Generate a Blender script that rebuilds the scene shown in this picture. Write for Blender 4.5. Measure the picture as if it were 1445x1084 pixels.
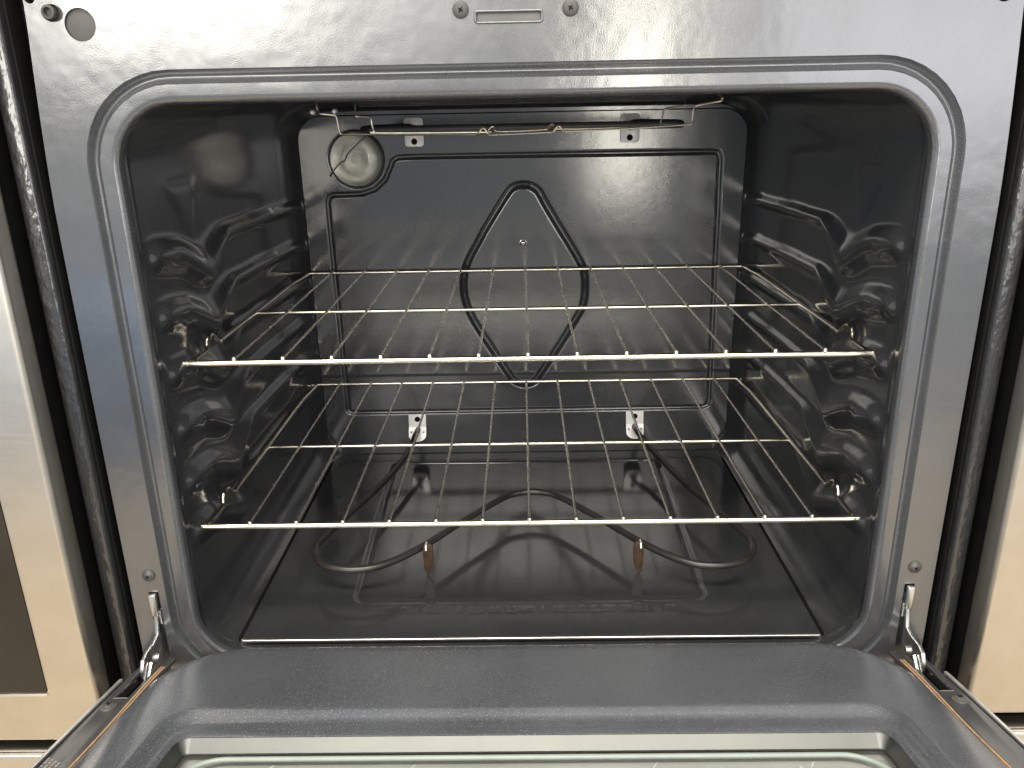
import bpy, bmesh, math, random
import numpy as np
from mathutils import Vector, Matrix

for o in list(bpy.data.objects):
    bpy.data.objects.remove(o)
sc = bpy.context.scene
C = sc.collection

# ------------------------------------------------------------------ camera
F_PX, W_PX = 1144.566, 1445.0
cam_d = bpy.data.cameras.new('camera')
cam_d.sensor_fit = 'HORIZONTAL'
cam_d.sensor_width = 36.0
cam_d.lens = 36.0 * F_PX / W_PX
cam_d.clip_start = 0.01
cam_d.clip_end = 200
cam = bpy.data.objects.new('camera', cam_d)
C.objects.link(cam)
CP = Vector((-0.00147342, -0.63796272, 0.48387558))
FW = Vector((-0.01513002, 0.94506628, -0.32652841))
RT = Vector((0.99977624, 0.0094705, -0.0189153))
UP = Vector((0.01478382, 0.32674153, 0.9449981))
m = Matrix.Identity(4)
for i in range(3):
    m[i][0], m[i][1], m[i][2], m[i][3] = RT[i], UP[i], -FW[i], CP[i]
cam.matrix_world = m
sc.camera = cam

# ------------------------------------------------------------------ world and lamps
w = bpy.data.worlds.new('World')
sc.world = w
w.use_nodes = True
bg = w.node_tree.nodes['Background']
bg.inputs['Color'].default_value = (0.94, 0.97, 1.0, 1)
bg.inputs['Strength'].default_value = 0.60

def area(name, loc, target, sx, sy, power, col):
    d = bpy.data.lights.new(name, 'AREA')
    d.shape = 'RECTANGLE'
    d.size, d.size_y = sx, sy
    d.energy = power
    d.color = col
    o = bpy.data.objects.new(name, d)
    C.objects.link(o)
    o.location = loc
    o.rotation_euler = (Vector(target) - Vector(loc)).to_track_quat('-Z', 'Y').to_euler()
    return o

# ceiling tubes above the aisle, bright openings of the hall far behind the camera
area('ceiling_lamp_front', (-0.3, -1.1, 2.6), (-0.3, -1.1, 0), 2.4, 0.5, 88, (1.0, 0.92, 0.78))
area('ceiling_lamp_back', (0.2, -4.0, 2.7), (0.2, -3.7, 0), 3.6, 1.7, 150, (1.0, 0.94, 0.84))
area('hall_window_left', (-2.65, -6.0, 1.75), (-2.3, 0, 1.45), 2.1, 1.7, 112, (1.0, 0.97, 0.88))
area('hall_window_middle', (-0.95, -6.4, 1.75), (-0.6, 0, 1.2), 1.2, 1.5, 22, (1.0, 0.97, 0.90))
area('hall_doorway', (0.90, -6.0, 0.75), (0.5, 0, 0.6), 0.36, 2.2, 34, (1.0, 0.95, 0.82))
area('hall_window_right', (3.05, -5.8, 1.00), (2.4, 0, 0.8), 2.5, 2.3, 50, (0.98, 0.97, 1.0))

sc.view_settings.view_transform = 'Standard'
sc.view_settings.look = 'None'
sc.view_settings.exposure = 0.18
sc.view_settings.gamma = 1.0
sc.view_settings.use_curve_mapping = False
sc.render.engine = 'CYCLES'
sc.render.resolution_x, sc.render.resolution_y = 1024, 768

# ------------------------------------------------------------------ materials
def nt(name):
    mt = bpy.data.materials.new(name)
    mt.use_nodes = True
    t = mt.node_tree
    b = t.nodes['Principled BSDF']
    return mt, t, b

def add(t, kind, **kw):
    n = t.nodes.new(kind)
    for k, v in kw.items():
        setattr(n, k, v)
    return n

def noise(t, scale, detail=2, coord='Object', rough=0.5, stretch=None):
    tc = add(t, 'ShaderNodeTexCoord')
    src = tc.outputs[coord]
    if stretch:
        mp = add(t, 'ShaderNodeMapping')
        mp.inputs['Scale'].default_value = stretch
        t.links.new(src, mp.inputs['Vector'])
        src = mp.outputs['Vector']
    n = add(t, 'ShaderNodeTexNoise')
    n.inputs['Scale'].default_value = scale
    n.inputs['Detail'].default_value = detail
    n.inputs['Roughness'].default_value = rough
    t.links.new(src, n.inputs['Vector'])
    return n

def ramp(t, fac, stops):
    r = add(t, 'ShaderNodeValToRGB')
    el = r.color_ramp.elements
    while len(el) < len(stops):
        el.new(0.5)
    for e, (p, c) in zip(el, stops):
        e.position = p
        e.color = c if len(c) == 4 else (*c, 1)
    t.links.new(fac, r.inputs['Fac'])
    return r

def bump(t, b, height, strength, dist=0.001, prev=None):
    n = add(t, 'ShaderNodeBump')
    n.inputs['Strength'].default_value = strength
    n.inputs['Distance'].default_value = dist
    t.links.new(height, n.inputs['Height'])
    if prev:
        t.links.new(prev.outputs['Normal'], n.inputs['Normal'])
    t.links.new(n.outputs['Normal'], b.inputs['Normal'])
    return n

def enamel(name, base, fleck, rough, ior=1.9, fleck_amt=0.66, peel=0.25, peel_scale=55):
    mt, t, b = nt(name)
    n1 = noise(t, 1700, 1)
    r1 = ramp(t, n1.outputs['Fac'], [(fleck_amt, (0, 0, 0)), (fleck_amt + 0.05, (1, 1, 1))])
    n3 = noise(t, 14, 3)
    r3 = ramp(t, n3.outputs['Fac'], [(0.3, [c * 0.85 for c in base]), (0.7, [c * 1.15 for c in base])])
    mx = add(t, 'ShaderNodeMix', data_type='RGBA')
    t.links.new(r1.outputs['Color'], mx.inputs[0])
    t.links.new(r3.outputs['Color'], mx.inputs[6])
    mx.inputs[7].default_value = (*fleck, 1)
    t.links.new(mx.outputs[2], b.inputs['Base Color'])
    n4 = noise(t, 9, 4)
    r4 = ramp(t, n4.outputs['Fac'], [(0.3, (rough * 0.75,) * 3), (0.75, (rough * 1.3,) * 3)])
    t.links.new(r4.outputs['Color'], b.inputs['Roughness'])
    b.inputs['IOR'].default_value = ior
    n2 = noise(t, peel_scale, 2)
    p = bump(t, b, n2.outputs['Fac'], peel, 0.0016)
    n5 = noise(t, 900, 1)
    bump(t, b, n5.outputs['Fac'], 0.10, 0.0003, p)
    return mt

def metal(name, col, rough, brushed=None, metallic=1.0, bstr=0.05, tint=None):
    mt, t, b = nt(name)
    b.inputs['Metallic'].default_value = metallic
    n = noise(t, 40, 4)
    c2 = tint or [c * 0.8 for c in col]
    r = ramp(t, n.outputs['Fac'], [(0.35, c2), (0.65, col)])
    t.links.new(r.outputs['Color'], b.inputs['Base Color'])
    v0, v1 = (0.93, 1.07) if brushed else (0.7, 1.35)
    rr = ramp(t, noise(t, 60, 4, stretch=brushed).outputs['Fac'], [(0.3, (rough * v0,) * 3), (0.7, (rough * v1,) * 3)])
    t.links.new(rr.outputs['Color'], b.inputs['Roughness'])
    if brushed:
        nb = noise(t, 60, 5, stretch=brushed, rough=0.7)
        bump(t, b, nb.outputs['Fac'], bstr, 0.0006)
    return mt

def plain(name, col, rough, spec=0.5, var=0.2, vscale=60):
    mt, t, b = nt(name)
    r = ramp(t, noise(t, vscale, 4).outputs['Fac'], [(0.3, [c * (1 - var) for c in col]), (0.7, [c * (1 + var) for c in col])])
    t.links.new(r.outputs['Color'], b.inputs['Base Color'])
    b.inputs['Roughness'].default_value = rough
    b.inputs['Specular IOR Level'].default_value = spec
    return mt

def glass_mat(name, refl, tint=(1, 1, 1), rough=0.03):
    mt = bpy.data.materials.new(name)
    mt.use_nodes = True
    t = mt.node_tree
    t.nodes.remove(t.nodes['Principled BSDF'])
    out = t.nodes['Material Output']
    tr = add(t, 'ShaderNodeBsdfTransparent')
    tr.inputs['Color'].default_value = (*tint, 1)
    gl = add(t, 'ShaderNodeBsdfGlossy')
    gl.inputs['Roughness'].default_value = rough
    lw = add(t, 'ShaderNodeLayerWeight')
    pw = add(t, 'ShaderNodeMath', operation='POWER')
    pw.inputs[1].default_value = 5.0
    t.links.new(lw.outputs['Facing'], pw.inputs[0])
    f0 = ((refl - 1) / (refl + 1)) ** 2
    fr = add(t, 'ShaderNodeMath', operation='MULTIPLY_ADD')
    fr.inputs[1].default_value = 1 - f0
    fr.inputs[2].default_value = f0
    t.links.new(pw.outputs[0], fr.inputs[0])
    mx = add(t, 'ShaderNodeMixShader')
    t.links.new(fr.outputs[0], mx.inputs[0])
    t.links.new(tr.outputs[0], mx.inputs[1])
    t.links.new(gl.outputs[0], mx.inputs[2])
    t.links.new(mx.outputs[0], out.inputs['Surface'])
    return mt

M = {}
M['enamel'] = enamel('grey enamel frame', (0.052, 0.055, 0.061), (0.17, 0.18, 0.19), 0.21, ior=2.25, fleck_amt=0.68, peel=0.26, peel_scale=34)
M['cavity'] = enamel('dark enamel cavity', (0.030, 0.0315, 0.0345), (0.12, 0.12, 0.12), 0.135, ior=1.85, peel=0.045, fleck_amt=0.68)
M['glossier'] = enamel('hazed enamel', (0.031, 0.032, 0.034), (0.09, 0.09, 0.09), 0.075, ior=1.85, peel=0.04, fleck_amt=0.70)
M['liner'] = enamel('speckled door enamel', (0.076, 0.082, 0.095), (0.36, 0.37, 0.38), 0.26, ior=1.9, fleck_amt=0.66, peel=0.08)
M['chrome'] = metal('chrome wire', (0.80, 0.765, 0.68), 0.20, tint=(0.66, 0.60, 0.47))
M['wire'] = metal('thin rack wire', (0.70, 0.67, 0.60), 0.24, tint=(0.60, 0.56, 0.47))
M['zinc'] = metal('zinc plated steel', (0.74, 0.75, 0.74), 0.28)
M['tin'] = metal('bracket steel', (0.86, 0.84, 0.82), 0.5, metallic=0.7, tint=(0.78, 0.76, 0.74))
M['steel'] = metal('brushed stainless', (0.62, 0.585, 0.53), 0.36, brushed=(0.35, 1, 22), bstr=0.012, tint=(0.585, 0.55, 0.49))
M['skin'] = metal('door skin edge', (0.72, 0.72, 0.72), 0.42, metallic=0.6)
M['steeledge'] = metal('polished steel edge', (0.80, 0.78, 0.75), 0.16)
M['element'] = plain('oxidised heating tube', (0.022, 0.020, 0.019), 0.33, 0.7, 0.35, 30)
M['broil'] = plain('dark broil tube', (0.05, 0.05, 0.05), 0.36, 0.5, 0.3, 30)
M['rust'] = plain('heat browned steel foot', (0.045, 0.024, 0.013), 0.5, 0.4, 0.35, 120)
M['black'] = plain('black gap', (0.006, 0.006, 0.006), 0.7, 0.15)
M['blackgloss'] = plain('black glass', (0.012, 0.011, 0.009), 0.10, 0.5)
M['greypaint'] = plain('grey painted steel', (0.060, 0.061, 0.064), 0.33, 0.7, 0.12, 15)
M['screw'] = plain('dark screw', (0.075, 0.07, 0.066), 0.38, 0.6)
M['plug'] = plain('grey plug', (0.085, 0.083, 0.080), 0.5, 0.4, 0.05)
M['copper'] = plain('tan gasket strip', (0.50, 0.32, 0.18), 0.5, 0.4, 0.2, 200)
M['trim'] = plain('pale window trim', (0.195, 0.20, 0.19), 0.42, 0.5, 0.04, 30)
M['trim'].node_tree.nodes['Principled BSDF'].inputs['Metallic'].default_value = 1.0
M['glassedge'] = plain('ground glass edge', (0.30, 0.35, 0.32), 0.4, 0.5, 0.05)
M['glass'] = glass_mat('window glass', 1.52, (0.92, 0.93, 0.92))
M['lampglass'] = glass_mat('lamp glass', 1.35, (0.96, 0.95, 0.92), 0.06)
M['reflector'] = metal('lamp reflector', (0.42, 0.41, 0.38), 0.40)
M['slotplate'] = plain('slot plate', (0.20, 0.195, 0.185), 0.45, 0.5, 0.08)
M['ink'] = plain('pale print', (0.30, 0.29, 0.28), 0.6, 0.3)
M['innerdoor'] = plain('inner pane backing', (0.56, 0.56, 0.54), 0.35, 0.5, 0.15, 8)
M['bluetub'] = plain('blue plastic', (0.05, 0.26, 0.66), 0.4, 0.5, 0.1, 10)
M['tan'] = plain('tan hall floor', (0.54, 0.45, 0.335), 0.5, 0.4, 0.12, 5)

# orange peel black side flange
mt, t, b = nt('textured black flange')
b.inputs['Base Color'].default_value = (0.02, 0.02, 0.021, 1)
b.inputs['Roughness'].default_value = 0.17
b.inputs['Specular IOR Level'].default_value = 1.0
nn = noise(t, 150, 2, stretch=(1, 1, 0.6))
bump(t, b, nn.outputs['Fac'], 0.28, 0.003)
M['peel'] = mt

# ------------------------------------------------------------------ helpers
def mesh_obj(name, verts, faces, mat, parent=None, smooth=True, angle=35):
    me = bpy.data.meshes.new(name)
    me.from_pydata([tuple(map(float, v)) for v in verts], [], [tuple(map(int, f)) for f in faces])
    me.validate()
    bm = bmesh.new()
    bm.from_mesh(me)
    bmesh.ops.recalc_face_normals(bm, faces=bm.faces)
    bm.to_mesh(me)
    bm.free()
    return link(name, me, mat, parent, smooth, angle)

def link(name, me, mat, parent=None, smooth=True, angle=35):
    if mat:
        me.materials.clear()
        me.materials.append(M[mat])
    if smooth:
        me.shade_smooth()
        me.set_sharp_from_angle(angle=math.radians(angle))
    o = bpy.data.objects.new(name, me)
    C.objects.link(o)
    if parent:
        o.parent = parent
        o.matrix_parent_inverse = world_of(parent).inverted()
    return o

def world_of(o):
    mw = o.matrix_basis.copy()
    if o.parent:
        mw = world_of(o.parent) @ o.matrix_parent_inverse @ mw
    return mw

def grid(name, P, mat, parent=None, flip=False, angle=60):
    """P: (n,m,3) array"""
    n, mm = P.shape[:2]
    idx = np.arange(n * mm).reshape(n, mm)
    f = np.stack([idx[:-1, :-1], idx[1:, :-1], idx[1:, 1:], idx[:-1, 1:]], -1).reshape(-1, 4)
    if flip:
        f = f[:, ::-1]
    me = bpy.data.meshes.new(name)
    me.vertices.add(n * mm)
    me.vertices.foreach_set('co', P.reshape(-1).astype(np.float32))
    me.loops.add(f.size)
    me.loops.foreach_set('vertex_index', f.reshape(-1).astype(np.int32))
    me.polygons.add(len(f))
    me.polygons.foreach_set('loop_start', np.arange(0, f.size, 4, dtype=np.int32))
    me.update(calc_edges=True)
    me.validate()
    return link(name, me, mat, parent, True, angle)

def catmull(pts, n=8, closed=False):
    P = [Vector(p) for p in pts]
    out = []
    L = len(P)
    rng = range(L if closed else L - 1)
    for i in rng:
        if closed:
            a, b_, c, d = P[(i - 1) % L], P[i], P[(i + 1) % L], P[(i + 2) % L]
        else:
            a, b_, c, d = P[max(i - 1, 0)], P[i], P[i + 1], P[min(i + 2, L - 1)]
        for k in range(n):
            s = k / n
            out.append(0.5 * ((2 * b_) + (c - a) * s + (2 * a - 5 * b_ + 4 * c - d) * s * s + (3 * b_ - a - 3 * c + d) * s ** 3))
    if not closed:
        out.append(P[-1])
    return out

def tube_data(pts, r, seg=10, closed=False):
    P = [Vector(p) for p in pts]
    V, Fc = [], []
    n = len(P)
    T = []
    for i in range(n):
        a = P[(i - 1) % n] if (closed or i > 0) else P[i]
        c = P[(i + 1) % n] if (closed or i < n - 1) else P[i]
        T.append((c - a).normalized())
    ref = Vector((0, 0, 1)) if abs(T[0].z) < 0.9 else Vector((1, 0, 0))
    N = (ref - T[0] * ref.dot(T[0])).normalized()
    for i in range(n):
        N = (N - T[i] * N.dot(T[i]))
        N.normalize()
        B = T[i].cross(N)
        rr = r[i] if isinstance(r, (list, tuple)) else r
        for k in range(seg):
            a = 2 * math.pi * k / seg
            V.append(P[i] + (N * math.cos(a) + B * math.sin(a)) * rr)
    for i in range(n if closed else n - 1):
        j = (i + 1) % n
        for k in range(seg):
            k2 = (k + 1) % seg
            Fc.append((i * seg + k, i * seg + k2, j * seg + k2, j * seg + k))
    if not closed:
        Fc.append(tuple(range(seg))[::-1])
        Fc.append(tuple((n - 1) * seg + k for k in range(seg)))
    return V, Fc

def tube(name, pts, r, mat, parent=None, seg=10, closed=False):
    V, Fc = tube_data(pts, r, seg, closed)
    return mesh_obj(name, V, Fc, mat, parent, True, 50)

def box_bm(lo, hi, bev=0.0, seg=2):
    bm = bmesh.new()
    bmesh.ops.create_cube(bm, size=1)
    lo, hi = Vector(lo), Vector(hi)
    for v in bm.verts:
        v.co = Vector([lo[i] + (v.co[i] + 0.5) * (hi[i] - lo[i]) for i in range(3)])
    if bev:
        bmesh.ops.bevel(bm, geom=list(bm.edges), offset=bev, segments=seg, affect='EDGES', profile=0.5)
    return bm

def box(name, lo, hi, mat, parent=None, bev=0.0, seg=2):
    bm = box_bm(lo, hi, bev, seg)
    me = bpy.data.meshes.new(name)
    bm.to_mesh(me)
    bm.free()
    return link(name, me, mat, parent, True, 30)

def prism(name, poly, axis, lo, hi, mat, parent=None, bev=0.0):
    """poly in the two other axes, extruded along axis"""
    bm = bmesh.new()
    def mk(p, v):
        c = [0, 0, 0]
        o = [i for i in range(3) if i != axis]
        c[axis] = v
        c[o[0]], c[o[1]] = p
        return bm.verts.new(c)
    a = [mk(p, lo) for p in poly]
    b_ = [mk(p, hi) for p in poly]
    bm.faces.new(a)
    bm.faces.new(b_[::-1])
    n = len(poly)
    for i in range(n):
        bm.faces.new((a[i], a[(i + 1) % n], b_[(i + 1) % n], b_[i]))
    bmesh.ops.recalc_face_normals(bm, faces=bm.faces)
    if bev:
        ed = [e for e in bm.edges if abs(e.verts[0].co[axis] - e.verts[1].co[axis]) < 1e-7]
        bmesh.ops.bevel(bm, geom=ed, offset=bev, segments=2, affect='EDGES', profile=0.5)
    me = bpy.data.meshes.new(name)
    bm.to_mesh(me)
    bm.free()
    return link(name, me, mat, parent, True, 30)

def lathe_y(name, prof, cx, cz, y0, mat, parent=None, seg=32):
    """prof: list of (radius, y offset towards the camera = negative)"""
    V, Fc = [], []
    for (r, y) in prof:
        for k in range(seg):
            a = 2 * math.pi * k / seg
            V.append((cx + r * math.cos(a), y0 + y, cz + r * math.sin(a)))
    for i in range(len(prof) - 1):
        for k in range(seg):
            k2 = (k + 1) % seg
            Fc.append((i * seg + k, i * seg + k2, (i + 1) * seg + k2, (i + 1) * seg + k))
    Fc.append(tuple((len(prof) - 1) * seg + k for k in range(seg)))
    return mesh_obj(name, V, Fc, mat, parent, True, 40)

def empty(name, loc, label=None, cat=None, group=None):
    o = bpy.data.objects.new(name, None)
    o.empty_display_size = 0.05
    C.objects.link(o)
    o.location = loc
    if label:
        o['label'] = label
    if cat:
        o['category'] = cat
    if group:
        o['group'] = group
    return o

def sstep(a, b_, x):
    q = np.clip((x - a) / (b_ - a), 0, 1)
    return q * q * (3 - 2 * q)

def seg_dist(X, Z, pts, closed):
    d = np.full(X.shape, 9.0)
    n = len(pts)
    for i in range(n if closed else n - 1):
        ax, az = pts[i][0], pts[i][1]
        bx, bz = pts[(i + 1) % n][0], pts[(i + 1) % n][1]
        dx, dz = bx - ax, bz - az
        L2 = dx * dx + dz * dz + 1e-12
        q = np.clip(((X - ax) * dx + (Z - az) * dz) / L2, 0, 1)
        d = np.minimum(d, np.hypot(X - ax - q * dx, Z - az - q * dz))
    return d

def round_poly(pts, r, n=5):
    """closed polygon with rounded corners; r scalar or list"""
    out = []
    L = len(pts)
    for i in range(L):
        p, a, b_ = Vector(pts[i]), Vector(pts[i - 1]), Vector(pts[(i + 1) % L])
        rr = r[i] if isinstance(r, (list, tuple)) else r
        u, v = (a - p).normalized(), (b_ - p).normalized()
        p0, p1 = p + u * rr, p + v * rr
        for k in range(n + 1):
            s = k / n
            out.append(tuple(p0 * (1 - s) ** 2 + p * 2 * s * (1 - s) + p1 * s * s))
    return out

def rrect(hw, z0, z1, r, nc=10, ns=14, nz=14):
    """rounded rectangle outline in (x,z), counter clockwise, fixed count"""
    pts = []
    def arc(cx, cz, a0):
        for k in range(nc):
            a = a0 + math.pi / 2 * k / nc
            pts.append((cx + r * math.cos(a), cz + r * math.sin(a)))
    def line(p, q, n):
        for k in range(n):
            s = k / n
            pts.append((p[0] + (q[0] - p[0]) * s, p[1] + (q[1] - p[1]) * s))
    arc(hw - r, z1 - r, 0)
    line((hw - r, z1), (-hw + r, z1), ns)
    arc(-hw + r, z1 - r, math.pi / 2)
    line((-hw, z1 - r), (-hw, z0 + r), nz)
    arc(-hw + r, z0 + r, math.pi)
    line((-hw + r, z0), (hw - r, z0), ns)
    arc(hw - r, z0 + r, 3 * math.pi / 2)
    line((hw, z0 + r), (hw, z1 - r), nz)
    return pts

ZG = -0.36          # hall floor below the oven cavity floor
# ------------------------------------------------------------------ setting
fl = box('floor', (-2.6, -1.45, ZG - 0.05), (2.6, 0.9, ZG), 'tan')
fl['kind'] = 'structure'

# ------------------------------------------------------------------ the range
R = empty('oven_range', (0, 0.3, ZG),
          'open grey enamelled oven with two wire racks inside and its door lowered', 'oven')

OW, OT, OB, CR = 0.309, 0.488, -0.008, 0.048

# --- front frame: plate, pressed groove and rolled lip around the opening
prof = [(.0290, 0), (.0262, 0), (.0252, 0), (.0246, 0)]
for k in range(1, 14):
    q = k / 14
    prof.append((.0246 - .0104 * q, .0060 * math.sin(math.pi * q) ** 1.2))
prof += [(.0142, 0), (.0136, 0), (.0128, 0), (.0066, 0), (.0056, .00004), (.0038, .0004), (.0022, .0013), (.0010, .0028), (.0003, .0048), (0, .0080)]
V, Fc = [], []
rings = []
for (o_, y) in prof:
    rg = rrect(OW + o_, OB - o_, OT + o_, CR + o_)
    rings.append(len(V))
    V += [(x, y, z) for x, z in rg]
NR = len(rg)
for a, b_ in zip(rings[:-1], rings[1:]):
    for k in range(NR):
        k2 = (k + 1) % NR
        Fc.append((a + k, a + k2, b_ + k2, b_ + k))
# plate outline
def edge_x(z):
    return 0.3652 - 0.008 * max(0.0, min(1.0, (z - 0.40) / 0.16)) ** 1.5
PT, PB = 0.64, -0.055
outer0 = len(V)
rg = rrect(OW + prof[0][0], OB - prof[0][0], OT + prof[0][0], CR + prof[0][0])
mid = len(V)
mids = []
for (x, z) in rg:
    hx, hz0, hz1 = OW + prof[0][0] - .0001, OB - prof[0][0], OT + prof[0][0]
    rr = CR + prof[0][0]
    cx = max(-hx + rr, min(hx - rr, x))
    cz = max(hz0 + rr, min(hz1 - rr, z))
    dx, dz = x - cx, z - cz
    # march outwards to the plate edge
    tx = 1e9
    if abs(dx) > 1e-6:
        for _ in range(1):
            ex = edge_x(z)
            tx = (math.copysign(ex, dx) - cx) / dx
    tz = 1e9
    if abs(dz) > 1e-6:
        tz = ((PT if dz > 0 else PB) - cz) / dz
    q = min(tx, tz)
    px, pz = cx + dx * q, cz + dz * q
    if abs(abs(px) - 0.36) < 0.03 and abs(dx) > 1e-6 and tx <= tz:
        px = math.copysign(edge_x(pz), px)
    mids.append((px, 0.0, pz))
V += mids
for k in range(NR):
    k2 = (k + 1) % NR
    Fc.append((mid + k, mid + k2, rings[0] + k2, rings[0] + k))
# corner fills
cidx = {}
for sx in (1, -1):
    for zz in (PT, PB):
        V.append((sx * edge_x(zz), 0.0, zz))
        cidx[(sx, zz)] = len(V) - 1
for k in range(NR):
    k2 = (k + 1) % NR
    p, q = mids[k], mids[k2]
    onx = lambda a: abs(abs(a[0]) - edge_x(a[2])) < 1e-5
    onz = lambda a: abs(a[2] - PT) < 1e-6 or abs(a[2] - PB) < 1e-6
    if (onx(p) and not onz(p) and onz(q) and not onx(q)) or (onz(p) and not onx(p) and onx(q) and not onz(q)):
        sx = 1 if p[0] > 0 else -1
        zz = PT if p[2] > 0.2 else PB
        Fc.append((mid + k2, mid + k, cidx[(sx, zz)]))
me = bpy.data.meshes.new('front_frame')
me.from_pydata(V, [], Fc)
bm = bmesh.new()
bm.from_mesh(me)
bmesh.ops.remove_doubles(bm, verts=bm.verts, dist=1e-6)
bmesh.ops.recalc_face_normals(bm, faces=bm.faces)
if sum(f.normal.y * f.calc_area() for f in bm.faces) > 0:
    bmesh.ops.reverse_faces(bm, faces=bm.faces)
# folded back outer edge
bed = [e for e in bm.edges if e.is_boundary and abs(e.verts[0].co.y) < 1e-5 and abs(e.verts[1].co.y) < 1e-5]
ex = bmesh.ops.extrude_edge_only(bm, edges=bed)
for v in [g for g in ex['geom'] if isinstance(g, bmesh.types.BMVert)]:
    v.co.y += 0.016
bm.to_mesh(me)
bm.free()
frame = link('front_frame', me, 'enamel', R)

def cutter(poly_pts):
    """prism through the plate along y from an x,z outline"""
    bm = bmesh.new()
    a = [bm.verts.new((x, -0.01, z)) for x, z in poly_pts]
    b_ = [bm.verts.new((x, 0.0075, z)) for x, z in poly_pts]
    bm.faces.new(a)
    bm.faces.new(b_[::-1])
    n = len(a)
    for i in range(n):
        bm.faces.new((a[i], a[(i + 1) % n], b_[(i + 1) % n], b_[i]))
    bmesh.ops.recalc_face_normals(bm, faces=bm.faces)
    me_ = bpy.data.meshes.new('cut')
    bm.to_mesh(me_)
    bm.free()
    o = bpy.data.objects.new('cut', me_)
    C.objects.link(o)
    return o

def ell(cx, cz, rx, rz, n=28, rot=0):
    return [(cx + rx * math.cos(2 * math.pi * k / n) * math.cos(rot) - rz * math.sin(2 * math.pi * k / n) * math.sin(rot),
             cz + rx * math.cos(2 * math.pi * k / n) * math.sin(rot) + rz * math.sin(2 * math.pi * k / n) * math.cos(rot)) for k in range(n)]

slot = round_poly([(-.0322, .5402), (.0145, .5402), (.0145, .5462), (-.0322, .5462)], .0015, 3)
cuts = [slot, ell(-.3196, .5439, .0113, .0113), ell(-.3385, .5520, .0080, .0060, 24, -0.15),
        ell(-.3531, .5615, .0035, .003), ell(.3440, .5500, .0055, .004)]
for s in (-1, 1):
    cuts.append(round_poly([(s * .3402, .0668), (s * .3492, .0668), (s * .3492, -.045), (s * .3402, -.045)], .001, 2))
cobs = []
for c in cuts:
    co = cutter(c)
    cobs.append(co)
    md = frame.modifiers.new('cut', 'BOOLEAN')
    md.operation = 'DIFFERENCE'
    md.solver = 'EXACT'
    md.object = co
bpy.context.view_layer.update()
dg = bpy.context.evaluated_depsgraph_get()
nm = bpy.data.meshes.new_from_object(frame.evaluated_get(dg))
frame.modifiers.clear()
frame.data = nm
nm.name = 'front_frame'
for co in cobs:
    bpy.data.objects.remove(co)
nm.materials.clear()
nm.materials.append(M['enamel'])
nm.shade_smooth()
nm.set_sharp_from_angle(angle=math.radians(35))

# things seated in the plate
box('latch_plate', (-.0345, .0026, .538), (.0170, .0040, .549), 'slotplate', frame)
rim = round_poly([(-.0330, .5394), (.0153, .5394), (.0153, .5470), (-.0330, .5470)], .0022, 4)
tube('slot_rim', [(x, -.0001, z) for x, z in rim], .0009, 'enamel', frame, 8, True)
lathe_y('hole_plug', [(.0119, .0035), (.0119, .0022), (.0095, .0016), (.0001, .0014)], -.3196, .5439, 0, 'plug', frame)
lathe_y('stud_backing', [(.0085, .0052), (.0085, .0050), (.0001, .0050)], -.3385, .5520, 0, 'screw', frame)
lathe_y('stud', [(.0052, .0045), (.0052, .0004), (.0046, -.0006), (.0034, -.0008), (.0030, .0002), (.0028, .0030), (.0001, .0030)],
        -.3415, .5528, 0, 'plug', frame)
for (hx, hz) in ((-.3531, .5615), (.3440, .5500)):
    lathe_y('hole_backing', [(.008, .0072), (.008, .0070), (.0001, .0070)], hx, hz, 0, 'black', frame)

def screw(cx, cz, y0, r, parent, mat='screw', flange=True):
    pf = [(r, .0004), (r, -.0006), (r * .93, -.0014), (r * .72, -.0017), (r * .66, -.0020), (r * .45, -.0030), (r * .30, -.0032), (.0001, -.0032)] if flange else \
         [(r, .0004), (r, -.0004), (r * .9, -.0011), (r * .6, -.0017), (r * .3, -.0020), (.0001, -.0021)]
    s_ = lathe_y('screw', pf, cx, cz, y0, mat, parent, 28)
    yt = y0 + pf[-1][1]
    bmx = bmesh.new()
    a = .6
    for rot in (a, a + math.pi / 2):
        bb = box_bm((-r * .30, -.0003, -r * .07), (r * .30, .0006, r * .07))
        bmesh.ops.rotate(bb, verts=bb.verts, cent=(0, 0, 0), matrix=Matrix.Rotation(rot, 3, 'Y'))
        bmesh.ops.translate(bb, verts=bb.verts, vec=(cx, yt + (0 if rot == a else -.0001), cz))
        tmp = bpy.data.meshes.new('t')
        bb.to_mesh(tmp)
        bmx.from_mesh(tmp)
        bb.free()
    mm = bpy.data.meshes.new('screw_cross')
    bmx.to_mesh(mm)
    bmx.free()
    cross = link('screw_cross', mm, 'black', None, False)
    # join into the head so that a screw stays one piece
    hd = s_.data
    bmj = bmesh.new()
    bmj.from_mesh(hd)
    nf = len(bmj.faces)
    bmj.from_mesh(mm)
    bmj.faces.ensure_lookup_table()
    for f in list(bmj.faces)[nf:]:
        f.material_index = 1
        f.smooth = False
    bmj.to_mesh(hd)
    bmj.free()
    hd.materials.append(M['black'])
    bpy.data.objects.remove(cross)
    return s_

screw(-.0432, .5483, 0, .0060, frame, 'plug', False)
screw(.0356, .5481, 0, .0060, frame, 'plug', False)
screw(-.3459, .0843, 0, .0060, frame)
screw(.3467, .0842, 0, .0060, frame)

# --- cavity shell with pressed rack ledges
CW, CT, CBZ = 0.311, 0.492, -0.006
BY = 0.4556
ys = np.concatenate([np.linspace(.0080, .0260, 12), np.linspace(.0275, .436, 206), np.linspace(.4378, BY, 14)])

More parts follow.
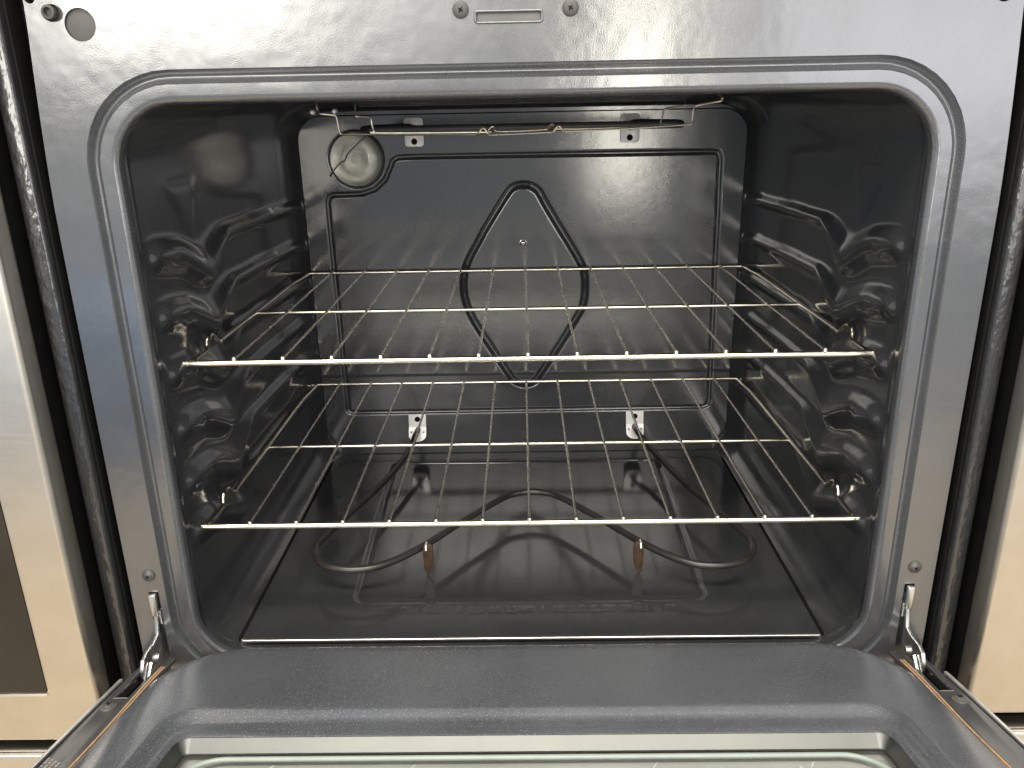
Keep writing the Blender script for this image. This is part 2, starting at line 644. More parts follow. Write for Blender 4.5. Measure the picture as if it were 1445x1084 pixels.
lv = {'y': [.018, .031, .060, .085, .107, .122, .137, .152, .168, .185, .200, .280, .470],
      'up': [.009, .011, .0095, .0055, .000, -.003, -.003, .001, .0035, .003, .0015, .000, -.005],
      'lo': [-.011, -.015, -.022, -.028, -.038, -.043, -.044, -.036, -.024, -.015, -.0085, -.0095, -.0135],
      'pk': [.000, .000, -.003, -.008, -.020, -.031, -.039, -.031, -.020, -.0115, -.0045, -.0050, -.0095]}

def wall_h(Y, Z):
    H = np.zeros_like(Y)
    for k in range(6):
        z0 = .369 - .051 * k
        wob = .0011 * (sstep(.255, .262, Y) - sstep(.345, .352, Y) + sstep(.405, .412, Y))
        up = z0 + np.interp(Y, lv['y'], lv['up']) + wob
        lo = z0 + np.interp(Y, lv['y'], lv['lo']) - wob * .6
        pk = z0 + np.interp(Y, lv['y'], lv['pk'])
        pk = np.clip(pk, lo + .0015, up - .0015)
        amp = .0088 * sstep(.020, .042, Y) * (1 - .25 * sstep(.18, .22, Y)) * (1 - sstep(.444, .456, Y))
        q = np.where(Z > pk, (up + .004 - Z) / (up + .004 - pk), (Z - lo + .003) / (pk - lo + .003))
        H = np.maximum(H, amp * sstep(0.0, 0.85, q))
        # rounded nose at the front end
        d = np.hypot(Y - .033, (Z - z0 + .001) * 1.0)
        H = np.maximum(H, .0105 * sstep(.0105, .001, d))
        # thumb dent in the front hump
        d2 = np.hypot((Y - .070), (Z - z0 + .010) * 1.3)
        H = H - .0014 * sstep(.011, .003, d2)
    # shallow triangular dent above the ledges
    tri = np.maximum.reduce([Z - .423, Y - .139 + (.424 - Z) * .35, .078 + (.421 - Z) * .77 - Y, .374 - Z])
    H = H + .0012 * sstep(.006, -.007, tri)
    return H

_zz = np.linspace(.060, .432, 224)
_Y, _Z = np.meshgrid(ys, _zz, indexing='ij')
WALL = np.where(_Y > .012, wall_h(_Y, _Z), 0)
for _ in range(7):
    for ax in (0, 1):
        WALL = .25 * np.roll(WALL, 1, ax) + .5 * WALL + .25 * np.roll(WALL, -1, ax)
WALL[:3] = 0
WALL[:, :2] = 0
WALL[:, -2:] = 0

# section: half outlines sampled by arc length pieces
def shell(part):
    rows = []
    for iy, y in enumerate(ys):
        ins = 0.0
        if y > .405:
            ins = .0135 * ((y - .405) / (BY - .405)) ** 2
        f0 = float(sstep(.008, .0135, np.array(y)))
        seam = .0006 * float(sstep(.0165, .0182, np.array(y)) - sstep(.0185, .0205, np.array(y)))
        hw = OW + (CW - OW) * f0 - .0070 * (y / BY) - ins + seam
        top = OT + (CT - OT) * f0 - ins
        bot = OB + (CBZ - OB) * f0
        r = CR - ins * .6
        pts = []
        if part in ('L', 'R'):
            s = -1 if part == 'L' else 1
            pts = [(s * (hw - hh), y, z) for hh, z in zip(WALL[iy], _zz)]
        elif part == 'T':
            pts.append((hw, y, .432))
            for k in range(13):
                a = math.pi / 2 * k / 12
                pts.append((hw - r + r * math.cos(a), y, top - r + r * math.sin(a)))
            for x in np.linspace(hw - r, -hw + r, 140)[1:-1]:
                d = max(abs(x) - .150, abs(y - .27) - .14)
                dn = .008 * float(sstep(.012, -.006, np.array(d)))
                pts.append((x, y, top - dn))
            for k in range(13):
                a = math.pi / 2 + math.pi / 2 * k / 12
                pts.append((-hw + r + r * math.cos(a), y, top - r + r * math.sin(a)))
            pts.append((-hw, y, .432))
        else:
            pts.append((-hw, y, .060))
            for k in range(17):
                a = math.pi + math.pi / 2 * k / 16
                pts.append((-hw + r + r * math.cos(a), y, bot + r + r * math.sin(a)))
            for x in np.linspace(-hw + r, hw - r, 20)[1:-1]:
                pts.append((x, y, bot))
            for k in range(17):
                a = 1.5 * math.pi + math.pi / 2 * k / 16
                pts.append((hw - r + r * math.cos(a), y, bot + r + r * math.sin(a)))
            pts.append((hw, y, .060))
        rows.append(pts)
    return np.array(rows, dtype=float)

grid('side_wall', shell('L'), 'cavity', R)
grid('side_wall', shell('R'), 'cavity', R)
grid('cavity_ceiling', shell('T'), 'cavity', R)
grid('cavity_base', shell('B'), 'cavity', R)

# --- back wall with pressed grooves
xs = np.linspace(-.312, .312, 420)
zs = np.linspace(-.012, .494, 340)
X, Z = np.meshgrid(xs, zs, indexing='ij')
outline = [(-.2565, .0690), (-.2590, .3423), (-.2588, .3650), (-.2565, .3722), (-.2500, .3742), (-.2326, .3744), (-.2123, .3750), (-.1950, .3803),
           (-.1807, .3923), (-.1725, .4084), (-.1695, .4165), (-.1620, .4208), (-.135, .4212), (.245, .4206), (.2545, .4190), (.2575, .4110),
           (.2630, .0770), (.2610, .0690), (.2540, .0665), (-.2460, .0650), (-.2540, .0660)]
dia = [(0.0008, 0.3831), (-0.0089, 0.3817), (-0.0164, 0.3767), (-0.0244, 0.366), (-0.0382, 0.3452), (-0.0519, 0.3239), (-0.0638, 0.3031), (-0.0744, 0.2849), (-0.0807, 0.2678), (-0.0832, 0.2476), (-0.0801, 0.224), (-0.0702, 0.1986), (-0.0494, 0.1634), (-0.0324, 0.1354), (-0.0195, 0.1149), (-0.0107, 0.1075), (-0.0003, 0.1048), (0.0102, 0.1072), (0.0177, 0.1143), (0.0327, 0.1375), (0.046, 0.1573), (0.0707, 0.1977), (0.0815, 0.2199), (0.0841, 0.2447), (0.0822, 0.2665), (0.0744, 0.2837), (0.0644, 0.3009), (0.0531, 0.3193), (0.0405, 0.3403), (0.0281, 0.3616), (0.0213, 0.3741), (0.0118, 0.3813)]
diac = [(p.x, p.y) for p in catmull([(a, b_, 0) for a, b_ in dia], 2, True)]
D1 = seg_dist(X, Z, outline, True)
D2 = seg_dist(X, Z, diac, True)
LX, LZ = -.2165, .4190
D3 = np.hypot(X - LX, Z - LZ)
Yb = BY + .0006 + .0030 * sstep(.0036, .0010, D1) + .0085 * .5 * (1 + np.cos(math.pi * np.clip(D2 / .0056, 0, 1)))
Yb = Yb + .0010 * sstep(.0375, .0355, D3) + .0006 * sstep(.0, .004, D1 * 0)
# the field inside the outline stands slightly proud
back = grid('back_wall', np.stack([X, Yb, Z], -1), 'cavity', R, angle=70)

# seam line of the pressed back panel
seam = rrect(.2905, .012, .4735, .032)
tube('panel_seam', [(x, BY + .0008, z) for x, z in seam], .0009, 'black', back, 6, True)
screw(-.0004, .3065, BY + .0004, .0050, back, 'zinc', True)

# lamp behind its glass cover
lathe_y('lamp_reflector', [(.0335, -.0005), (.0315, .0000), (.028, .0012), (.020, .0016), (.0155, .0006), (.014, .0012), (.010, .0004), (.0085, .0010),
                           (.005, .0002), (.0001, .0006)], LX, LZ, BY, 'reflector', back, 48)
lathe_y('lamp_glass', [(.0340, .0010), (.0338, -.0040), (.0325, -.0065), (.029, -.0088), (.020, -.0112), (.010, -.0122), (.0001, -.0125)], LX, LZ, BY, 'lampglass', back, 48)
tube('lamp_ring', [(LX + .0352 * math.cos(2 * math.pi * k / 48), BY - .0008, LZ + .0352 * math.sin(2 * math.pi * k / 48)) for k in range(48)], .0010, 'broil', back, 8, True)
tube('clip_wire', catmull([(-.2520, BY, .3985), (-.2480, BY - .012, .4025), (-.2335, BY - .0145, .4166), (-.2290, BY - .0145, .4180), (-.2264, BY - .015, .4221),
                           (-.2217, BY - .015, .4291), (-.1996, BY - .012, .4484), (-.1960, BY, .4520)], 5), .0008, 'broil', back, 6)

# --- floor panel with its pressed frame and raised lettering
FLW, FY0 = .2781, .0215
xs = np.linspace(-FLW, FLW, 372)
yl = np.concatenate([FY0 - .0035 + .0035 * (1 - np.cos(np.linspace(0, math.pi / 2, 7)))[:-1], np.linspace(FY0, BY - .002, 270)])
zl = np.concatenate([-.0045 + .0035 * np.sin(np.linspace(0, math.pi / 2, 7))[:-1] + .001, np.zeros(270)])
X, Y = np.meshgrid(xs, yl, indexing='ij')
Zf = np.broadcast_to(zl, X.shape).copy()
pan = round_poly([(-.1785, .0800), (.1805, .0800), (.1870, .4230), (-.1890, .4210)], .012, 6)
Dp = seg_dist(X, Y, pan, True)
inside = (np.abs(X) < .183) & (Y > .080) & (Y < .421)
Zf -= .0038 * sstep(.0046, .0014, Dp) * (.22 + .78 * sstep(.080, .112, Y) + .7 * sstep(.400, .415, Y))
Zf += np.where(inside, .0003, 0)
rnd = random.Random(4)
xq = -.1480
Dt = np.full(X.shape, 9.0)
while xq < .1480:
    wd = rnd.uniform(.0040, .0062)
    if rnd.random() < .84:
        c0 = .0590
        sh = rnd.randrange(4)
        if sh == 0:
            pl, cl = [(xq, c0), (xq, c0 + .009)], False
        elif sh == 1:
            pl, cl = [(xq + wd * .4 + wd * .4 * math.cos(a), c0 + .0045 + .0045 * math.sin(a)) for a in np.linspace(0, 6.28, 10)], False
        elif sh == 2:
            pl, cl = [(xq, c0), (xq + wd * .4, c0 + .009), (xq + wd * .8, c0)], False
        else:
            pl, cl = [(xq, c0 + .009), (xq, c0), (xq + wd * .7, c0)], False
        msk = (np.abs(X - xq - .003) < .008) & (np.abs(Y - .0635) < .012)
        Dt[msk] = np.minimum(Dt[msk], seg_dist(X[msk], Y[msk], pl, cl))
    xq += wd + .0012
Zf += .00036 * sstep(.0018, .0003, Dt)
floorp = grid('oven_floor', np.stack([X, Y, Zf], -1), 'cavity', R, angle=70)
floorp.data.materials.append(M['glossier'])      # the pan field gets a smoother enamel for its brighter reflection
pmask = (inside & (Dp > .0045))[:-1, :-1].reshape(-1).astype(np.int32)
floorp.data.polygons.foreach_set('material_index', pmask)

for q in (-1, 1):
    a, b_ = sorted((q * (FLW + .0002), q * (FLW + .0030)))
    box('floor_gap', (a, FY0 - .002, -.0030), (b_, BY - .004, .0012), 'black', floorp)
tube('floor_lip', [(-FLW + .002, FY0 - .0030, -.0012), (FLW - .002, FY0 - .0030, -.0012)], .0013, 'steeledge', floorp, 8)

# --- lower (bake) element
bl = [(.156, .455, .040), (.158, .430, .040), (.164, .400, .034), (.1765, .345, .031), (.1915, .285, .031), (.2080, .235, .031), (.2230, .190, .031), (.2340, .155, .031), (.2365, .135, .031),
      (.2290, .1120, .031), (.2120, .0970, .031), (.1840, .0915, .031), (.1560, .1010, .031), (.1220, .1340, .031), (.0790, .1930, .031), (.0350, .2490, .031),
      (.0150, .2620, .031), (0, .2650, .031)]
path = [(-x + .0055 * sstep(.44, .36, y), y, z) for x, y, z in bl] + [(x + .0055 * sstep(.44, .36, y), y, z) for x, y, z in reversed(bl[:-1])]
bake = tube('bake_element', catmull(path, 6), .0039, 'element', R, 12)
bake['label'] = 'dark looped heating tube above the oven floor'
for s in (-1, 1):
    # foot standing on the oven floor, folded over the tube
    fx = s * .1135 + .0055
    pf = [(fx - s * .0050, .0372), (fx - s * .0030, .0392), (fx + s * .0040, .0385), (fx + s * .0055, .0300), (fx + s * .0050, .0120), (fx + s * .0030, .0030), (fx + s * .0010, .0006),
          (fx - s * .0015, .0030), (fx - s * .0055, .0140), (fx - s * .0060, .0300)]
    prism('foot', pf, 1, .1275, .1302, 'rust', bake, .0003)
    tube('clip', [(fx + s * .0015, .1240, .0330), (fx + s * .0015, .1262, .0378), (fx + s * .0015, .1320, .0384), (fx + s * .0015, .1362, .0340)], .0011, 'tin', bake, 6)
    # mounting plate at the back wall
    xb = s * .1570
    bmz = bmesh.new()
    def plate(pts, th):
        vs_f = [bmz.verts.new(p) for p in pts]
        vs_b = [bmz.verts.new((p[0], p[1] + th, p[2])) for p in pts]
        bmz.faces.new(vs_f)
        bmz.faces.new(vs_b[::-1])
        n = len(pts)
        for i in range(n):
            bmz.faces.new((vs_f[i], vs_b[i], vs_b[(i + 1) % n], vs_f[(i + 1) % n]))
    plate([(xb - .0125, BY - .0015, .0625), (xb + .0125, BY - .0015, .0625), (xb + .0125, BY - .0035, .0440), (xb - .0125, BY - .0035, .0440)], .0013)
    low = [(xb - .0125, BY - .0036, .0438), (xb + .0125, BY - .0036, .0438), (xb + .0125, BY - .0110, .0330)] + \
          [(xb + .0125 * math.cos(a), BY - .0110 - .0040 * math.sin(a), .0330 - .0080 * math.sin(a)) for a in np.linspace(.3, math.pi - .3, 8)] + [(xb - .0125, BY - .0110, .0330)]
    plate(low, .0013)
    bmesh.ops.recalc_face_normals(bmz, faces=bmz.faces)
    mz = bpy.data.meshes.new('mounting_plate')
    bmz.to_mesh(mz)
    bmz.free()
    mp = link('mounting_plate', mz, 'tin', bake, True, 25)
    lathe_y('plate_hole', [(.0040, .0002), (.0040, -.0004), (.0001, -.0004)], xb, .0550, BY - .0026, 'black', bake, 18)
    for q in (-1, 1):
        lathe_y('plate_rivet', [(.0016, .004), (.0016, -.0006), (.0001, -.0008)], xb + q * .0090, .0375, BY - .0095, 'zinc', bake, 10)

# --- upper (broil) element under the ceiling, wire supports and plates
zb = .4592
br = [(.139, BY - .002, .4530), (.139, .440, .4545), (.139, .425, .458), (.142, .40, zb), (.172, .36, zb), (.178, .320, zb), (.170, .303, zb), (.155, .300, zb), (.05, .300, zb), (0, .300, zb)]
path = [(-x, y, z) for x, y, z in br] + [(x, y, z) for x, y, z in reversed(br[:-1])]
broil = tube('broil_element', catmull(path, 5), .0044, 'broil', R, 12)
fr = [(.178, .300, zb), (.180, .25, zb), (.178, .19, zb), (.165, .165, zb), (.120, .160, zb + .006), (.0, .160, zb + .006)]
for s in (-1, 1):
    pp = round_poly([(s * .139 - .0123, .4337), (s * .139 + .0123, .4337), (s * .139 + .0123, .4695), (s * .139 - .0123, .4695)], .0045, 4)
    prism('mounting_plate', pp, 1, BY - .0020, BY - .0006, 'tin', broil, .0003)
    lathe_y('plate_hole', [(.0040, .0002), (.0040, -.0004), (.0001, -.0004)], s * .1390, .4400, BY - .0020, 'black', broil, 20)
    lathe_y('terminal_collar', [(.0046, .0), (.0046, -.003), (.0040, -.004), (.0001, -.004)], s * .1390, .4560, BY - .0020, 'broil', broil, 18)

def wire_support(pts, y, r):
    P = catmull([(x, y + dy, z) for x, z, dy in pts], 4)
    return tube('support_wire', P, r, 'chrome', broil, 6)

wire_support([(-.1800, .4890, -.01), (-.1803, .4790, 0), (-.1780, .4786, 0), (-.1690, .4776, 0), (-.1654, .4765, 0), (-.1645, .4740, 0), (-.1632, .4640, 0), (-.1620, .4612, 0), (-.1590, .4606, 0),
              (-.1344, .4602, 0), (-.0836, .4592, 0), (-.0440, .4584, 0), (-.0400, .4590, 0), (-.0360, .4636, 0), (-.0335, .4636, 0), (-.0295, .4588, 0), (-.0250, .4582, 0),
              (.0190, .4592, 0), (.0270, .4597, 0), (.0310, .4638, 0), (.0335, .4642, 0), (.0375, .4603, 0), (.0420, .4600, 0), (.0840, .4609, 0), (.1312, .4628, 0), (.1480, .4638, 0),
              (.1506, .4650, 0), (.1514, .4700, 0), (.1520, .4770, 0), (.1550, .4796, 0), (.1740, .4826, 0), (.1762, .4838, 0), (.1765, .4855, 0), (.1740, .4885, .004), (.172, .4900, .006)], .12, .0010)
wire_support([(-.1786, .4900, .004), (-.1786, .4750, 0), (-.1760, .4743, 0), (-.1650, .4731, 0), (-.1628, .4715, 0), (-.1618, .4640, 0), (-.1600, .4585, 0), (-.1550, .4566, 0), (-.0420, .4553, 0), (-.0380, .4560, 0),
              (-.0335, .4606, 0), (-.0300, .4606, 0), (-.0250, .4560, 0), (.0220, .4570, 0), (.0270, .4580, 0), (.0310, .4620, 0), (.0345, .4620, 0), (.0390, .4575, 0), (.1287, .4578, 0),
              (.1470, .4590, 0), (.1500, .4640, 0), (.1524, .4740, 0), (.1550, .4756, 0), (.1730, .4790, 0), (.1756, .4800, 0), (.1750, .4830, .003), (.174, .4900, .005)], .28, .0010)
for (x, z) in ((-.1856, .4800), (-.1660, .4805)):
    lathe_y('wire_screw', [(.0022, .004), (.0022, -.001), (.0014, -.0022), (.0001, -.0024)], x, z, .118, 'tin', broil, 12)

# --- body sides seen beside the frame
for s in (-1, 1):
    bm = box_bm((min(s * .3715, s * .3855), -.0105, ZG), (max(s * .3715, s * .3855), .62, .66), .0025, 3)
    me = bpy.data.meshes.new('side_panel')
    bm.to_mesh(me)
    bm.free()
    link('side_panel', me, 'peel', R, True, 40)
    box('gap_filler', (min(s * .3560, s * .3714), .0165, ZG), (max(s * .3560, s * .3714), .030, .66), 'black', R)  # black filler added behind the gap to block light
    box('edge_strip', (min(s * .3690, s * .3713), -.004, -.06), (max(s * .3690, s * .3713), .0160, .66), 'black', R, .0006)
box('rear_panel', (-.3714, .600, ZG), (.3714, .618, .66), 'black', R)
box('kick_panel', (-.371, .012, ZG), (.371, .0163, -.056), 'black', R)
box('cooktop', (-.3855, -.011, .6605), (.3855, .62, .70), 'blackgloss', R, .002)

# --- door, lowered to twelve degrees above level
TA = math.radians(12)
DU = Vector((0, -math.cos(TA), math.sin(TA)))
DN = Vector((0, math.sin(TA), math.cos(TA)))
def dpt(x, u, n):
    return Vector((x, 0, 0)) + DU * u + DN * n

def dbox(name, x0, x1, u0, u1, n0, n1, mat, parent, bev=0.0):
    bm = box_bm((x0, u0, n0), (x1, u1, n1), bev)
    for v in bm.verts:
        v.co = dpt(*v.co)
    bmesh.ops.recalc_face_normals(bm, faces=bm.faces)
    me = bpy.data.meshes.new(name)
    bm.to_mesh(me)
    bm.free()
    return link(name, me, mat, parent, True, 30)

def dprism(name, poly, n0, n1, mat, parent, bev=0.0):
    bm = bmesh.new()
    a = [bm.verts.new((x, u, n0)) for x, u in poly]
    b_ = [bm.verts.new((x, u, n1)) for x, u in poly]
    bm.faces.new(a)
    bm.faces.new(b_[::-1])
    k = len(poly)
    for i in range(k):
        bm.faces.new((a[i], a[(i + 1) % k], b_[(i + 1) % k], b_[i]))
    bmesh.ops.recalc_face_normals(bm, faces=bm.faces)
    if bev:
        ed = [e for e in bm.edges if abs(e.verts[0].co.z - e.verts[1].co.z) < 1e-7]
        bmesh.ops.bevel(bm, geom=ed, offset=bev, segments=2, affect='EDGES', profile=0.5)
    for v in bm.verts:
        v.co = dpt(*v.co)
    bmesh.ops.recalc_face_normals(bm, faces=bm.faces)
    me = bpy.data.meshes.new(name)
    bm.to_mesh(me)
    bm.free()
    return link(name, me, mat, parent, True, 30)

DL = .475     # door length
# outer skin is the door itself; the others hang from it
door = dbox('door', -.3790, .3790, .020, DL, -.0420, -.0205, 'steel', R, .002)
door['label'] = 'oven door hanging open with grey speckled inner liner and window'
for s in (-1, 1):
    a, b_ = sorted((s * .3755, s * .3790))
    dbox('skin_edge', a, b_, .020, DL, -.0204, -.0150, 'skin', door, .0010)
    # side rail of the inner panel with the hinge pocket cut out
    outr = [(s * .3300, .010), (s * .3400, .010), (s * .3400, .0830), (s * .3510, .0830), (s * .3510, .0250), (s * .3540, .0200), (s * .3560, .0250), (s * .3572, .0400), (s * .3572, DL), (s * .3300, DL)]
    if s > 0:
        outr = outr[::-1]
    dprism('side_rail', outr, -.0040, -.0005, 'greypaint', door, .0008)
    a, b_ = sorted((s * .3385, s * .3600))
    dbox('hinge_pocket', a, b_, .015, .10, -.0200, -.0185, 'black', door)
    a, b_ = sorted((s * .3580, s * .3754))
    dbox('edge_gap', a, b_, .024, DL, -.0203, -.0170, 'black', door)
    a, b_ = sorted((s * .3398, s * .3512))
    dbox('pocket_lip', a, b_, .0826, .0838, -.0100, -.0006, 'tin', door)
    for off, wd in ((.3308, .0009), (.3334, .0008)):
        tube('gasket_strip', [dpt(s * (off + .0012 * math.sin(u * 30)), u, .0004) for u in np.linspace(.030, DL, 24)], wd, 'copper', door, 6)
    # rail screw
    sc_o = screw(0, 0, 0, .0070, None)
    for v in sc_o.data.vertices:
        x, y, z = v.co
        v.co = dpt(s * .3480 + x, .0985 + z, -y - .0004)
    sc_o.data.update()
    sc_o.parent = door
    sc_o.matrix_parent_inverse = world_of(door).inverted()

# liner: lofted rings from the outer edge over the dome into the window
def door_ring(hw, u0, u1, r, n):
    return [dpt(x, u, n) for x, u in rrect(hw, u0, u1, r, 12, 30, 16)]
specs = [(.3288, .004, DL - .01, .078, -.0030), (.3286, .0042, DL - .0102, .078, .0005), (.3270, .0058, DL - .0118, .077, .0040), (.3240, .0088, DL - .0148, .074, .0075),
         (.3190, .0138, DL - .0198, .069, .0104), (.3120, .0208, DL - .0268, .062, .0122), (.3040, .0290, DL - .035, .056, .0128), (.2960, .060, DL - .06, .046, .0128),
         (.2900, .100, DL - .09, .034, .0126), (.2850, .1225, DL - .108, .027, .0125), (.2835, .1250, DL - .110, .025, .0122), (.2820, .1272, DL - .112, .024, .0112), (.2795, .1310, DL - .1155, .0225, .0082), (.2775, .1340, DL - .118, .021, .0062),
         (.2755, .1370, DL - .121, .018, .0053), (.2725, .1420, DL - .125, .0155, .0050), (.2695, .1470, DL - .128, .013, .0046), (.2675, .1500, DL - .130, .012, .0034), (.2668, .1506, DL - .131, .0115, .0010)]
V, Fc = [], []
for sp in specs:
    V += door_ring(*sp)
n = len(V) // len(specs)
for i in range(len(specs) - 1):
    for k in range(n):
        k2 = (k + 1) % n
        Fc.append((i * n + k, i * n + k2, (i + 1) * n + k2, (i + 1) * n + k))
liner = mesh_obj('inner_liner', V, Fc, 'liner', door, True, 50)
# window trim
ts = [(.2666, .1510, DL - .1310, .010, .0030), (.2662, .1516, DL - .1316, .0095, .0032), (.2615, .1572, DL - .137, .004, -.0060), (.2600, .1586, DL - .139, .003, -.0064)]
V, Fc = [], []
for sp in ts:
    V += door_ring(*sp)
for i in range(len(ts) - 1):
    for k in range(n):
        k2 = (k + 1) % n
        Fc.append((i * n + k, i * n + k2, (i + 1) * n + k2, (i + 1) * n + k))
mesh_obj('window_trim', V, Fc, 'trim', door, True, 30)
# glass, its ground edge, and the inner pack of the door below it
gp = rrect(.2610, .1580, DL - .138, .004, 8, 12, 8)
dprism('window_glass', gp, -.0100, -.0066, 'glass', door)
ge = [dpt(x, u, -.0066) for x, u in rrect(.2560, .1640, DL - .144, .030, 10, 14, 10)]
tube('glass_edge', ge, .0020, 'glassedge', door, 8, True)
dbox('inner_pane', -.268, .268, .150, DL - .13, -.0150, -.0125, 'innerdoor', door)
dbox('end_cap', -.358, .358, DL - .020, DL, -.0203, -.0041, 'greypaint', door)
# small check marks on the glass
for x in (-.0925, .083, -.196, .196):
    tube('glass_mark', [dpt(x - .0040, .1790, -.0060), dpt(x, .1865, -.0060), dpt(x + .0075, .1735, -.0060)], .0004, 'innerdoor', door, 5)
# worn print on the left rail
bmt = bmesh.new()
for i in range(4):
    u = .1700 + .002 * i
    while u < .1960 - .003 * i:
        ln = rnd.uniform(.0010, .0030)
        bb = box_bm((-.3560 + i * .0036, u, -.0005), (-.3542 + i * .0036, u + ln, -.0003))
        tmp = bpy.data.meshes.new('t')
        for v in bb.verts:
            v.co = dpt(*v.co)
        bb.to_mesh(tmp)
        bb.free()
        bmt.from_mesh(tmp)
        u += ln + rnd.choice((.0006, .0006, .0018))
mt_ = bpy.data.meshes.new('printed_text')
bmt.to_mesh(mt_)
bmt.free()
link('printed_text', mt_, 'ink', door, False)

# --- hinges
for s in (-1, 1):
    arm = [(.004, .0640), (-.0012, .0648), (-.0030, .0560), (-.0032, .0440), (-.0050, .0350), (-.0075, .0262), (-.0180, .0238), (-.0320, .0246), (-.0395, .0215), (-.0430, .0150),
           (-.0440, .0080), (-.0420, -.0010), (-.0600, -.0030), (-.0620, -.0090), (-.0300, -.0120), (-.0050, -.0090), (.006, -.0080), (.008, .0100), (.006, .0350)]
    a, b_ = sorted((s * .3432, s * .3468))
    hg = prism('hinge', arm, 0, a, b_, 'zinc', R, .0006)
    hg['label'] = 'zinc plated hinge arm at the ' + ('left' if s < 0 else 'right') + ' side of the door'
    a, b_ = sorted((s * .3418, s * .3482))
    box('latch', (a, -.0046, .0430), (b_, .0040, .0655), 'zinc', hg, .0008)
    a, b_ = sorted((s * .3405, s * .3428))
    box('latch_tab', (a, -.0020, .0330), (b_, .0040, .0470), 'zinc', hg, .0005)
    V, Fc = tube_data([(s * .3400, -.0180, .0085), (s * .3490, -.0180, .0085)], .0042, 16)
    mesh_obj('rivet', V, Fc, 'zinc', hg)
    prism('door_link', [(-.0330, .0150), (-.0360, .0130), (-.0520, -.0040), (-.0600, -.0120), (-.0560, -.0130), (-.0380, .0020)], 0,
          *sorted((s * .3396, s * .3424)), 'zinc', hg, .0005)

# ------------------------------------------------------------------ racks
def make_rack(label, yf, z, xo):
    T = empty('oven_rack', (xo, yf + .2, z), label, 'oven rack', 'wire racks in the oven')
    yb, ym = yf + .405, yf + .187
    def rail_x(y):
        return float(np.interp(y - yf, [0, .05, .10, .335, .375, .405], [.3005, .3000, .2995, .2985, .2955, .2940]))
    fb = catmull([(xo - .3005, yf + .010, z), (xo - .3015, yf + .004, z), (xo - .2985, yf + .0003, z), (xo - .290, yf, z), (xo - .1, yf, z), (xo + .1, yf, z), (xo + .290, yf, z), (xo + .2985, yf + .0003, z),
                  (xo + .3015, yf + .004, z), (xo + .3005, yf + .010, z)], 4)
    tube('front_bar', fb, .0030, 'chrome', T, 14)
    bbp = catmull([(xo - .2950, yb - .012, z), (xo - .2940, yb - .004, z), (xo - .2900, yb, z), (xo - .1, yb, z), (xo + .1, yb, z), (xo + .2900, yb, z), (xo + .2940, yb - .004, z), (xo + .2950, yb - .012, z)], 4)
    tube('back_bar', bbp, .0024, 'chrome', T, 10)
    tube('cross_bar', [(xo - rail_x(ym), ym, z - .0006), (xo + rail_x(ym), ym, z - .0006)], .0022, 'chrome', T, 10)
    for s in (-1, 1):
        zz = [(.008, 0), (.030, 0), (.040, .0005), (.0460, .0060), (.0500, .0095), (.0560, .0105), (.0620, .0085), (.0680, .0015), (.0740, -.0005), (.085, 0), (.2, 0), (.33, 0), (.372, 0), (.395, 0)]
        tube('side_rail', catmull([(xo + s * (rail_x(yf + a) + (.0015 if .043 < a < .064 else 0)), yf + a, z + b_) for a, b_ in zz], 5), .0023, 'chrome', T, 10)
    proto = None
    for i in range(13):
        x = xo - .2604 + i * .0434
        if proto is None:
            zt = z + .0036
            P = [(0, yf - .0012, zt - .0010), (0, yf - .0008, zt + .0004), (0, yf + .0010, zt + .0008), (0, yf + .006, zt + .0002), (0, ym, zt - .0004), (0, yb - .002, zt - .0006), (0, yb + .0012, zt - .0016)]
            V, Fc = tube_data(P, [.0020, .0024, .0019, .0015, .00135, .00135, .00135], 12)
            o = mesh_obj('wire', V, Fc, 'wire', None, True, 50)
            proto = o
        else:
            o = proto.copy()
            C.objects.link(o)
        o.parent = T
        o.matrix_parent_inverse = world_of(T).inverted()
        o.location = (x, 0, 0)
    return T

make_rack('upper chrome wire rack in the oven, on the ledges level with the diamond groove', .0468, .2708, .0022)
make_rack('lower chrome wire rack in the oven, just above the looped heating tube', .0326, .1156, .0014)

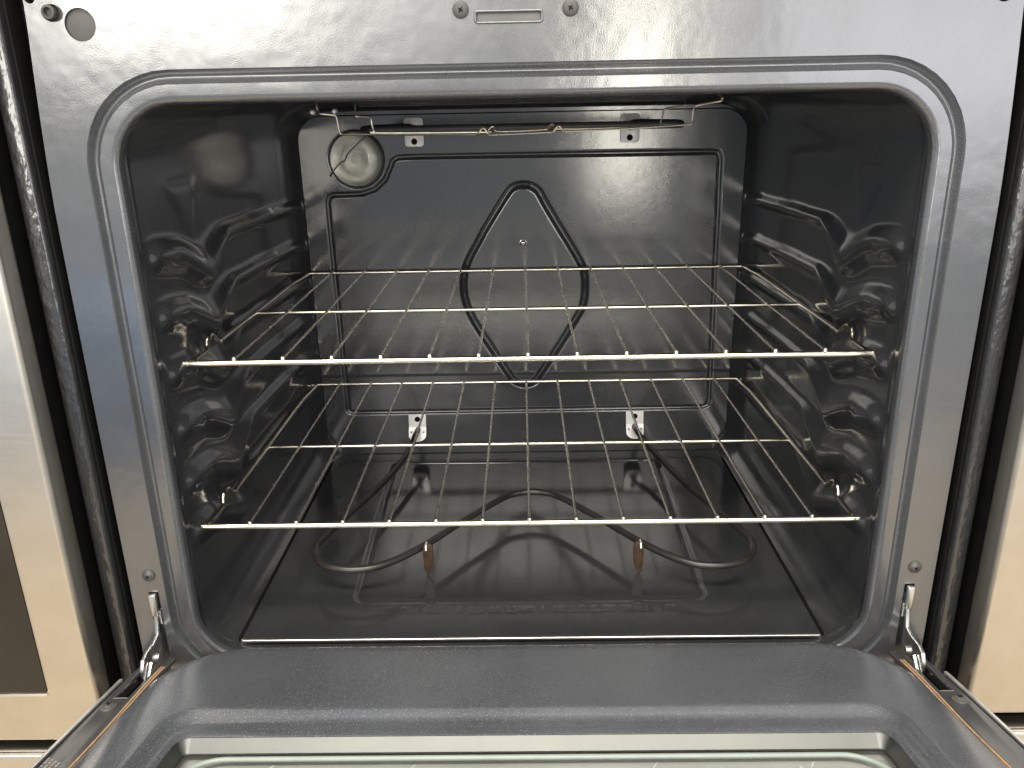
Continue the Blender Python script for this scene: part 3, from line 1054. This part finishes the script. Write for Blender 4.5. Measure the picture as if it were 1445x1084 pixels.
# ------------------------------------------------------------------ neighbouring appliances
def neighbour(s, label, name, zd, zdr, window):
    T = empty(name, (s * .77, .3, ZG), label, 'range', 'ranges standing either side')
    a, b_ = sorted((s * .3920, s * 1.150))
    box('body', (a, .002, ZG), (b_, .62, .66), 'black', T, .003)
    a, b_ = sorted((s * .3900, s * 1.152))
    dr = box('door', (a, -.0420, zd), (b_, -.0180, .560), 'steel', T, .0055, 5)
    box('drawer', (a, -.0420, ZG + .06), (b_, -.0180, zdr), 'steel', T, .006, 4)
    ia, ib = sorted((s * .3925, s * 1.148))
    box('door_core', (ia, -.0179, zd + .003), (ib, .0018, .555), 'black', dr)
    box('drawer_core', (ia, -.0179, ZG + .065), (ib, .0018, zdr - .003), 'black', T)
    tr = dr
    if window:
        a, b_ = sorted((s * .4345, s * 1.108))
        box('window', (a, -.0432, -.0090), (b_, -.0400, .44), 'blackgloss', dr, .0008)
        box('window_sill', (a, -.0438, -.0128), (b_, -.0405, -.0094), 'steeledge', dr, .0008)
    a, b_ = sorted((s * .400, s * 1.142))
    box('drawer_lip', (a, -.0426, zdr - .0022), (b_, -.0400, zdr + .0010), 'steeledge', T, .0008)
    box('control_panel', (a, -.030, .565), (b_, -.001, .66), 'steel', T, .003)
    return T

neighbour(-1, 'stainless steel range left of the open oven, with a dark oven window', 'stainless_range', -.0655, -.0785, True)
neighbour(1, 'stainless steel range right of the open oven, plain door edge in view', 'stainless_range', -.0440, -.0610, False)

# ------------------------------------------------------------------ unseen blue tub, added for the blue reflection in the left of the frame
T = empty('reflection_tub', (-1.15, -1.42, ZG), 'unseen blue tub on the floor, added for the blue reflection in the left side of the oven frame', 'tub')
bm = box_bm((-1.45, -1.60, ZG + .0005), (-.86, -1.22, -.020), .02, 3)
for v in bm.verts:
    q = 1 - .06 * (1 - (v.co.z - ZG) / .34)
    v.co.x = -1.155 + (v.co.x + 1.155) * q
    v.co.y = -1.41 + (v.co.y + 1.41) * q
me = bpy.data.meshes.new('tub_body')
bm.to_mesh(me)
bm.free()
link('tub_body', me, 'bluetub', T, True, 30)
box('tub_lid', (-1.465, -1.615, -.0195), (-.845, -1.205, .004), 'bluetub', T, .006, 2)
